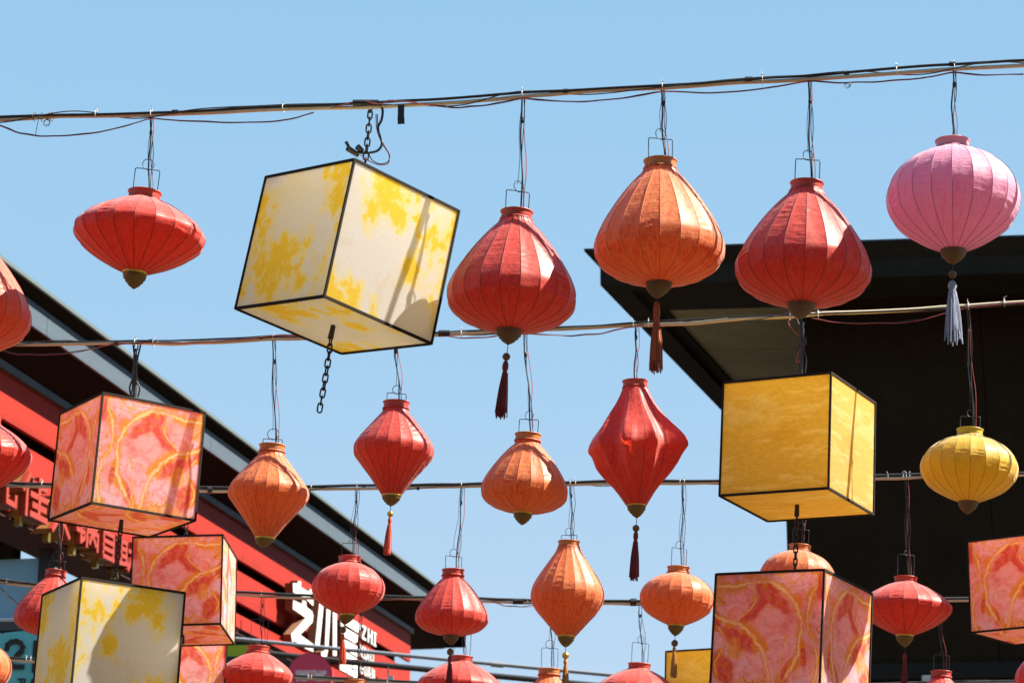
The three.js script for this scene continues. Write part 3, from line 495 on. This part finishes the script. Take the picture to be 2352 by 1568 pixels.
  mesh('collar', lathe([[rc * .86, -hc], [rc * .97, -hc * .95], [rc * .95, -hc * .5], [rc * .97, -hc * .16], [rc * 1.03, -hc * .06], [rc * 1.03, hc * .02], [rc * .96, hc * .05], [rc * .88, 0], [rc * .86, -hc * .3], [rc * .86, -hc]]), C.collar, g);
  mesh('hem', lathe(Array.from({ length: 9 }, (_, i) => { const a = i / 8 * Math.PI * 2; return [rc * (1.0 + .05 * Math.cos(a)), -hc * 1.02 + hc * .13 * Math.sin(a)]; })), C.silk, g);
  mesh('sun_diffuser_disc', new THREE.CylinderGeometry(rc * .85, rc * .85, hc * .06, 24).translate(0, -hc * .55, 0), C.silk, g);  // added disc: spreads sun entering the collar, which would leave a bright spot
  // cap with turned rings and a point
  if (o.cap) {
    const cr = o.cap[0] * k, cl = P(o.cap[1], o.cap[2], D).applyMatrix4(inv), len = Math.max(.01, -cl.y - L);
    const y = -L, prof = [[.001, .10], [.94, .10], [1, .02], [1.0, -.06], [.94, -.12], [.97, -.2], [.9, -.28], [.93, -.35], [.72, -.5], [.74, -.56], [.5, -.7], [.51, -.75], [.27, -.88], [.1, -.97], [.001, -1]];
    const cg = lathe(prof.map(p => [p[0] * cr, y + p[1] * len]), 24), m = cg.attributes.position; for (let i = 0; i < m.count; i++) { const t = clamp((-L - m.getY(i)) / len); m.setX(i, m.getX(i) + cl.x * t); m.setZ(i, m.getZ(i) + cl.z * t); } cg.computeVertexNormals();
    mesh('cap', cg, o.capMat || M.oldbrass, g);
    if (!o.capMat) mesh('cap_ring', lathe([[cr * .96, y + len * .11], [cr * 1.03, y + len * .07], [cr * 1.05, y], [cr * 1.03, y - len * .07], [cr * .96, y - len * .1]], 24), M.brass, g);
    if (o.tassel) {
      const t = tassel(g, TASSEL[o.tassel.color], o.tassel.pts, k, inv, D, o.tassel.bead);
      mesh('cord', tube([cl.clone().add(V3(0, len * .12, 0)), cl.clone().lerp(t.top, .5), t.top], .0015, 8, 5), M.wire, t.fringe);
    }
  }
  // wire bail with a ring, and the cords that run up to the cable
  if (o.bail) {
    const bh = o.bail * k / .95, bw = rc * .74, c = .1 * bw, ph = o.bailTurn ?? rr(-.5, .5), B = (x, y) => V3(x * Math.cos(ph), y, x * Math.sin(ph));
    const pts = [B(-bw * .96, -hc * .5), B(-bw, bh * .5), B(-bw, bh - c * 2), B(-bw, bh - c), B(-bw + c * .3, bh - c * .3), B(-bw + c, bh), B(-bw + c * 2, bh), B(-.25 * bw, bh * 1.01), B(.25 * bw, bh * .99), B(bw - c * 2, bh), B(bw - c, bh), B(bw - c * .3, bh - c * .3), B(bw, bh - c), B(bw, bh - c * 2), B(bw, bh * .5), B(bw * .96, -hc * .5)];
    const ringR = (o.ring ?? 12) * k, rg = ringGeo(ringR, .0016).rotateY(-ph + rr(-.5, .5)).translate(0, bh + ringR * .9, 0);
    mesh('bail', merge([tube(pts, .0018, 110, 5), rg]), M.steelwire, g);
  }
  if (o.hang) {
    const from = P(o.hang[0], o.hang[1], rows[o.row](o.hang[0])), a = W(from), e = V3(0, -hc * .3, 0), line = (dx, wob, end) => { const pts = []; for (let i = 0; i <= 6; i++) { const t = i / 6, p = a.clone().lerp(end, t); p.x += dx * k * (1 - t * .6) + Math.sin(i * 1.1 + sd + dx) * wob * k * Math.sin(Math.PI * t); p.z += Math.cos(i * 1.7 + sd) * .004; pts.push(p); } return pts; };
    const e2 = V3(o.bail ? rc * .3 : 0, -hc * .3, 0);
    mesh('power_cord', tube(line(-2.2, 2.6, e2), .0030, 30, 6), M.rubber, g);
    mesh('power_cord', tube(line(5, 5, e2.clone().add(V3(.006, 0, .004))), .0016, 30, 5), M.redwire, g);
    mesh('power_cord', tube(line(2, 4, e2.clone().add(V3(.003, 0, .008))), .0016, 30, 5), M.wire, g);
    mesh('hanging_wire', tube(line(-3, 2, o.bail ? V3(0, (o.bail + 20) * k, 0) : e), .0011, 24, 4), M.steelwire, g);
    const kn = a.clone().lerp(e2, .2); mesh('knot', new THREE.SphereGeometry(.0075, 8, 6).scale(.8, 1.7, .8).translate(kn.x, kn.y, kn.z), M.rubber, g);
  }
  return g;
}
const LIST = [
  // first row, over the sky
  { row: 0, color: 'coral', kind: 'drop', top: [-74, 518], bot: [-90, 806], r: 153, rc: 38, cap: [30, -94, 842], hang: [-68, 280], bail: 52, label: 'large coral orange drop lantern cut off by the left edge, above the red wall' },
  { row: 0, color: 'red', kind: 'saucer', top: [332, 432], bot: [309, 626], r: 151, rc: 38, cap: [28, 306, 664], hang: [347, 268], bail: 54, ring: 13, bailTurn: .1, label: 'large red saucer-shaped lantern alone against the sky at upper left' },
  { row: 0, color: 'red', kind: 'drop', top: [1187, 477], bot: [1170, 758], r: 148, rc: 37, cap: [30, 1167, 792], capMat: M.wood, tassel: { color: 'darkred', pts: [[1162, 829], [1160, 856], [1150, 955], 14], bead: [1163, 819, 9] }, hang: [1201, 222], bail: 48, ring: 13, bailTurn: .05, label: 'large red drop lantern with dark tassel right of the tilted white cube' },
  { row: 0, color: 'orange', kind: 'drop', top: [1517, 360], bot: [1514, 650], r: 149, rc: 38, cap: [30, 1509, 686], capMat: M.wood, tassel: { color: 'rust', pts: [[1509, 694], [1508, 742], [1506, 850], 16] }, hang: [1522, 204], bail: 52, ring: 13, bailTurn: -.05, label: 'large orange drop lantern with rust tassel at the corner of the black roof' },
  { row: 0, color: 'red', kind: 'drop', top: [1854, 411], bot: [1842, 698], r: 155, rc: 38, cap: [32, 1836, 733], capMat: M.wood, hang: [1860, 184], bail: 55, ring: 12, bailTurn: .1, label: 'large red drop lantern without tassel in front of the black roof' },
  { row: 0, color: 'pink', kind: 'globe', top: [2189, 314], bot: [2191, 575], r: 151, rc: 39, cap: [30, 2190, 607], capMat: M.wood, tassel: { color: 'white', pts: [[2188, 646], [2188, 668], [2191, 783], 19], bead: [2189, 630, 9] }, hang: [2193, 160], label: 'large pink round lantern with pale blue-white tassel at upper right' },
  // second row
  { row: 1, color: 'red', kind: 'saucer', top: [-28, 952], bot: [-40, 1128], r: 105, rc: 30, cap: [22, -44, 1152], hang: [-25, 795], bail: 20, label: 'red saucer lantern cut off by the left edge beside the pink marbled cube' },
  { row: 1, color: 'orange', kind: 'diamond', top: [625, 1015], bot: [608, 1236], r: 93, rc: 30, cap: [22, 602, 1258], hang: [628, 782], bail: 14, ring: 13, label: 'orange diamond lantern without tassel in front of the grey fascia' },
  { row: 1, color: 'red', kind: 'diamond', top: [910, 916], bot: [899, 1138], r: 93, rc: 30, cap: [22, 897, 1163], tassel: { color: 'scarlet', pts: [[896, 1187], [894, 1205], [888, 1271], 9], bead: [896, 1180, 7, M.brass] }, hang: [908, 776], bail: 20, ring: 10, label: 'red diamond lantern with gold bead and scarlet tassel below the tilted white cube' },
  { row: 1, color: 'orange', kind: 'drop', top: [1213, 990], bot: [1201, 1178], r: 100, rc: 30, cap: [22, 1199, 1206], hang: [1205, 768], bail: 34, ring: 11, label: 'squat orange drop lantern without tassel in the middle of the second row' },
  { row: 1, color: 'red', kind: 'crumple', top: [1459, 868], bot: [1462, 1160], r: 107, rc: 29, cap: [22, 1463, 1190], tassel: { color: 'darkred', pts: [[1461, 1220], [1460, 1243], [1456, 1330], 11], bead: [1461, 1213, 8] }, hang: [1462, 748], label: 'crumpled red diamond lantern with creased silk and long dark tassel' },
  { row: 1, color: 'yellow', kind: 'globe', top: [2229, 979], bot: [2225, 1153], r: 111, rc: 30, cap: [23, 2223, 1181], capMat: M.wood, hang: [2224, 704], bail: 30, ring: 8, label: 'yellow flattened round lantern in front of the black building' },
  // third row
  { row: 2, color: 'red', kind: 'drop', top: [128, 1304], bot: [106, 1462], r: 81, rc: 24, cap: [18, 104, 1482], hang: [135, 1120], bail: 22, label: 'red drop lantern at lower left, partly behind the white and yellow cube' },
  { row: 2, color: 'red', kind: 'globe', top: [803, 1272], bot: [797, 1412], r: 84, rc: 26, cap: [19, 791, 1435], tassel: { color: 'scarlet', pts: [[787, 1455], [787, 1472], [786, 1522], 9], bead: [788, 1447, 7] }, hang: [820, 1120], bail: 30, ring: 4, label: 'red round lantern with tassel in front of the white wall characters' },
  { row: 2, color: 'red', kind: 'drop', top: [1041, 1302], bot: [1036, 1460], r: 84, rc: 26, cap: [19, 1035, 1482], capMat: M.wood, tassel: { color: 'darkred', pts: [[1033, 1506], [1033, 1524], [1030, 1600], 9], bead: [1034, 1497, 8] }, hang: [1062, 1116], bail: 30, ring: 9, label: 'red drop lantern with dark tassel at the end of the black eave' },
  { row: 2, color: 'orange', kind: 'onion', top: [1307, 1237], bot: [1301, 1461], r: 85, rc: 25, cap: [20, 1299, 1487], tassel: { color: 'orange', pts: [[1299, 1513], [1299, 1529], [1299, 1600], 9], bead: [1299, 1505, 8, M.brass] }, hang: [1312, 1112], bail: 14, ring: 9, label: 'tall orange onion-shaped lantern with orange tassel low in the middle' },
  { row: 2, color: 'orange', kind: 'globe', top: [1559, 1296], bot: [1553, 1436], r: 86, rc: 26, cap: [19, 1551, 1461], tassel: { color: 'orange', pts: [[1549, 1485], [1549, 1500], [1547, 1554], 8], bead: [1550, 1477, 8] }, hang: [1570, 1108], bail: 42, ring: 9, label: 'orange round lantern with bead and tassel left of the pink marbled cube' },
  { row: 2, color: 'orange', kind: 'globe', top: [1838, 1246], bot: [1828, 1388], r: 87, rc: 25, cap: [19, 1826, 1410], hang: [1842, 1104], bail: 36, ring: 8, label: 'orange round lantern half hidden behind the chain and the pink marbled cube' },
  { row: 2, color: 'red', kind: 'saucer', top: [2081, 1319], bot: [2079, 1459], r: 107, rc: 26, cap: [20, 2079, 1487], tassel: { color: 'darkred', pts: [[2079, 1500], [2079, 1520], [2076, 1600], 9] }, hang: [2082, 1096], bail: 50, ring: 5, label: 'red saucer lantern with dark tassel in front of the black building' },
  // fourth row
  { row: 3, color: 'orange', kind: 'globe', top: [-58, 1452], bot: [-62, 1602], r: 85, rc: 26, cap: [19, -63, 1625], hang: [-55, 1334], bail: 25, label: 'orange round lantern cut off by the lower left corner, beside the teal sign' },
  { row: 3, color: 'red', kind: 'saucer', top: [593, 1478], bot: [584, 1612], r: 86, rc: 27, cap: [20, 583, 1634], hang: [602, 1366], bail: 60, ring: 4, label: 'red saucer lantern in front of the lime green sign' },
  { row: 3, color: 'orange', kind: 'diamond', top: [815, 1556], bot: [811, 1730], r: 86, rc: 25, cap: [19, 810, 1752], hang: [829, 1372], bail: 24, label: 'orange lantern showing only its collar beside the round crimson sign' },
  { row: 3, color: 'red', kind: 'saucer', top: [1060, 1501], bot: [1052, 1640], r: 99, rc: 26, cap: [20, 1051, 1662], hang: [1060, 1380], bail: 50, ring: 6, bailTurn: .1, label: 'red saucer lantern cut by the bottom edge, right below the red drop lantern' },
  { row: 3, color: 'orange', kind: 'drop', top: [1262, 1530], bot: [1258, 1710], r: 86, rc: 26, cap: [19, 1257, 1732], hang: [1263, 1384], bail: 46, ring: 10, bailTurn: 0, label: 'orange lantern at the bottom edge, just left of the onion-shaped one' },
  { row: 3, color: 'red', kind: 'saucer', top: [1469, 1518], bot: [1461, 1656], r: 102, rc: 26, cap: [20, 1460, 1678], hang: [1470, 1386], bail: 46, ring: 9, bailTurn: 0, label: 'pinkish red saucer lantern at the bottom edge under the crumpled lantern tassel' },
  { row: 3, color: 'red', kind: 'drop', top: [2163, 1536], bot: [2160, 1700], r: 85, rc: 24, cap: [19, 2159, 1722], hang: [2157, 1380], bail: 36, ring: 5, label: 'red lantern showing only collar and shoulders at the bottom edge, right of the red saucer' },
  { row: 3, color: 'red', kind: 'globe', top: [2422, 1478], bot: [2420, 1634], r: 88, rc: 26, cap: [19, 2419, 1656], hang: [2424, 1376], bail: 25, label: 'red lantern barely seen at the lower right corner under the pink cube' },
];
for (const o of LIST) lantern(o);

// ---------------------------------------------------------------- cube lanterns
const linkGeo = (() => { const pts = []; for (let i = 0; i < 20; i++) { const a = i / 20 * Math.PI * 2; pts.push(V3(Math.cos(a) * .0085, Math.sin(a) * .0085 + Math.sign(Math.sin(a)) * .0085, 0)); } return new THREE.TubeGeometry(new THREE.CatmullRomCurve3(pts, true), 32, .0031, 5, true); })();
function chain(g, inv, pts, name = 'chain') {
  const c = new THREE.CatmullRomCurve3(pts.map(p => p.clone().applyMatrix4(inv))), s = sub(name, g), n = Math.max(1, Math.round(c.getLength() / .0255));
  for (let i = 0; i < n; i++) { const p = c.getPointAt((i + .5) / n), t = c.getTangentAt((i + .5) / n), m = mesh('link', linkGeo, M.chain, s); m.position.copy(p); m.quaternion.setFromUnitVectors(V3(0, 1, 0), t).multiply(new THREE.Quaternion().setFromAxisAngle(V3(0, 1, 0), (i % 2) * Math.PI / 2 + .5 + rr(-.3, .3))); }
  return s;
}
const quad = (s, flipU, swap) => { const g = new THREE.PlaneGeometry(s, s, 6, 6), uv = g.attributes.uv; for (let i = 0; i < uv.count; i++) { let u = uv.getX(i), v = uv.getY(i); if (flipU) u = 1 - u; if (swap) [u, v] = [v, u]; uv.setXY(i, u, v); } return g; };
function cube(o) {
  const g = thing('cube_lantern', o.label, 'lantern', 'cube lanterns strung over the street');
  const D = o.D ?? rows[o.row](o.cen[0]), c = P(o.cen[0], o.cen[1], D), s = o.s, h = s / 2;
  const [a, b, r] = o.ypr.map(R), m = new THREE.Matrix4();
  // yaw about up, then pitch about the sideways axis, then roll about the forward axis
  const Rm = V => { let [x, y, f] = V; [x, f] = [x * Math.cos(a) + f * Math.sin(a), -x * Math.sin(a) + f * Math.cos(a)]; [y, f] = [y * Math.cos(b) - f * Math.sin(b), y * Math.sin(b) + f * Math.cos(b)]; [x, y] = [x * Math.cos(r) - y * Math.sin(r), x * Math.sin(r) + y * Math.cos(r)]; return V3(x, y, -f); };
  const ex = Rm([1, 0, 0]), ey = Rm([0, 1, 0]), ez = Rm([0, 0, -1]);
  m.makeBasis(ex, ey, ez).setPosition(c.clone().addScaledVector(ey, -h)); m.decompose(g.position, g.quaternion, g.scale); g.updateMatrixWorld(true);
  const inv = g.matrixWorld.clone().invert(), [m0, m1] = SHEET[o.print], q = h - .0035, fl = !!o.flip;
  mesh('panel', quad(s - .006, fl).translate(0, h, q), m0, g);
  mesh('panel', quad(s - .006, !fl).rotateY(-Math.PI / 2).translate(-q, h, 0), m1, g);
  mesh('panel', quad(s - .006, !fl).rotateY(Math.PI / 2).translate(q, h, 0), m1, g);
  mesh('panel', quad(s - .006, fl).rotateY(Math.PI).translate(0, h, -q), m0, g);
  mesh('panel', quad(s - .006, !fl, true).rotateX(Math.PI / 2).translate(0, .0035, 0), m0, g);
  mesh('panel', quad(s - .006, fl, true).rotateX(-Math.PI / 2).translate(0, s - .0035, 0), m1, g);
  const e = .008, bar = (x, y, z, lx, ly, lz) => mesh('edge_strip', box(lx, ly, lz, x, y, z), M.edge, g), k = h - e / 2 + .0015;
  for (const sx of [-1, 1]) for (const sz of [-1, 1]) bar(sx * k, h, sz * k, e, s + .003, e);
  for (const y of [e / 2 - .002, s - e / 2 + .002]) for (const t of [-1, 1]) { bar(0, y, t * (k - .001), s - e * 2 + .003, e * 1.25, e); bar(t * (k - .001), y, 0, e, e * 1.25, s - e * 2 + .003); }
  mesh('centre_rod', new THREE.CylinderGeometry(.007, .007, s - .02, 10).translate(0, h, 0), M.rod, g);
  mesh('collet', new THREE.CylinderGeometry(.009, .011, .05, 10).translate(0, -.02, 0), M.black, g);
  const topW = V3(0, s, 0).applyMatrix4(g.matrixWorld), botW = V3(0, -.04, 0).applyMatrix4(g.matrixWorld);
  const w = (x, y, dz = 0) => P(x, y, D - dz), loc = pts => pts.map(p => p.clone().applyMatrix4(inv));
  if (o.up) chain(g, inv, [w(...o.up), topW]);
  if (o.upTo) { const pp = o.upTo(); chain(g, inv, [pp, topW]); }
  if (o.down) chain(g, inv, [botW, ...o.down.map(p => w(...p))], 'lower_chain');
  g.userData.bot = undefined; delete g.userData.bot;
  for (const [kind, pts, rad] of o.cords || []) mesh('power_cord', tube(loc(pts.map(p => w(p[0], p[1], p[2] ?? .02))), rad, pts.length * 8, 6), M[kind], g);
  for (const [x, y, len, rad, rot] of o.plugs || []) { const p = w(x, y, .02).applyMatrix4(inv); mesh('plug', new THREE.CylinderGeometry(rad, rad * .8, len, 10).rotateZ(rot).translate(p.x, p.y, p.z), M.rubber, g); }
  return { g, botW, D };
}
cube({
  row: 0, cen: [798.5, 595.8], ypr: [-44.14, .05, -10.8], s: .497, print: 'cloud', up: [852, 240], down: [[757, 800], [748, 862], [733, 945]],
  cords: [['rubber', [[870, 238], [878, 250], [876, 275], [868, 292], [872, 312], [877, 330], [868, 345], [845, 351], [815, 350]], .0045], ['redwire', [[863, 262], [866, 300], [878, 330], [893, 355], [892, 374], [875, 379], [850, 371], [828, 356]], .0018], ['wire', [[866, 262], [869, 300], [881, 330], [895, 357], [890, 372], [872, 376], [855, 368], [846, 352]], .0018]],
  plugs: [[810, 348, .05, .011, 1.45], [802, 339, .05, .006, .95], [826, 342, .025, .012, 1.3]],
  label: 'tilted white cube with yellow clouds and a loose chain hanging under it',
});
const c2 = cube({
  row: 1, cen: [290.5, 1070.9], ypr: [-32.27, .38, -2.98], s: .483, print: 'marble', up: [312, 790],
  cords: [['rubber', [[305, 792], [309, 830], [307, 860], [297, 890], [300, 908]], .004], ['rubber', [[322, 792], [314, 830], [311, 870], [320, 890], [316, 912]], .004], ['redwire', [[310, 840], [313, 862]], .003], ['rubber', [[309, 815], [310, 845], [309, 870], [308, 910]], .008]],
  plugs: [[310, 840, .09, .010, .1], [309, 874, .04, .012, .1]],
  label: 'pink marbled cube with gold veins below the grey fascia at left',
});
cube({
  row: 1, cen: [247.8, 1488.2], ypr: [-30.67, 1.74, -2.21], s: .472, print: 'cloud', flip: true, upTo: () => c2.botW,
  label: 'white cube with yellow streaks at the lower left corner, chained below a pink cube',
});
const cy = cube({
  row: 1, cen: [1834.7, 1030.2], ypr: [-60.11, .78, -3.37], s: .488, print: 'brushed', up: [1842, 728],
  cords: [['redwire', [[1814, 728], [1812, 742], [1822, 758], [1836, 772], [1842, 790], [1834, 815], [1829, 832], [1838, 826], [1845, 805]], .0018], ['rubber', [[1830, 732], [1838, 750], [1842, 775], [1846, 800], [1852, 822], [1850, 856]], .003], ['rubber', [[1845, 740], [1840, 770], [1843, 800], [1841, 858]], .007]],
  plugs: [[1843, 780, .10, .011, .1], [1850, 784, .03, .006, .4]],
  label: 'plain yellow brushed cube in front of the black building',
});
cube({
  row: 1, cen: [1820.2, 1474.7], ypr: [-58.73, .85, -4.35], s: .487, print: 'marble', upTo: () => cy.botW,
  label: 'pink marbled cube chained directly below the yellow cube, its right face partly shadowed',
});
cube({
  row: 2, cen: [422.5, 1357.9], ypr: [-87.52, 4.02, .92], s: .48, print: 'marble', flip: true, up: [430, 1124],
  label: 'paler pink marbled cube facing front, between the white cube and the red wall',
});
cube({
  row: 2, cen: [2372, 1353], ypr: [-51, 0, -1], s: .482, print: 'marble', flip: true, up: [2374, 1092],
  label: 'pink marbled cube cut off by the right edge',
});
cube({
  row: 3, cen: [402, 1560], ypr: [-25, 0, -2], s: .482, print: 'marble', flip: true, up: [408, 1362],
  label: 'pink marbled cube mostly hidden behind the white cube at the bottom edge',
});
cube({
  row: 3, cen: [1650, 1594], ypr: [-58, 0, -2], s: .482, print: 'brushed', up: [1655, 1386],
  label: 'yellow cube mostly hidden behind the pink cube at the bottom edge',
});

// ---------------------------------------------------------------- draw
const renderer = new THREE.WebGLRenderer({ antialias: true });
renderer.setSize(1024, 682);
renderer.toneMapping = THREE.LinearToneMapping;
renderer.toneMappingExposure = EXPO;
renderer.outputColorSpace = THREE.SRGBColorSpace;
renderer.shadowMap.enabled = true; renderer.shadowMap.type = THREE.PCFSoftShadowMap;
renderer.render(scene, camera);
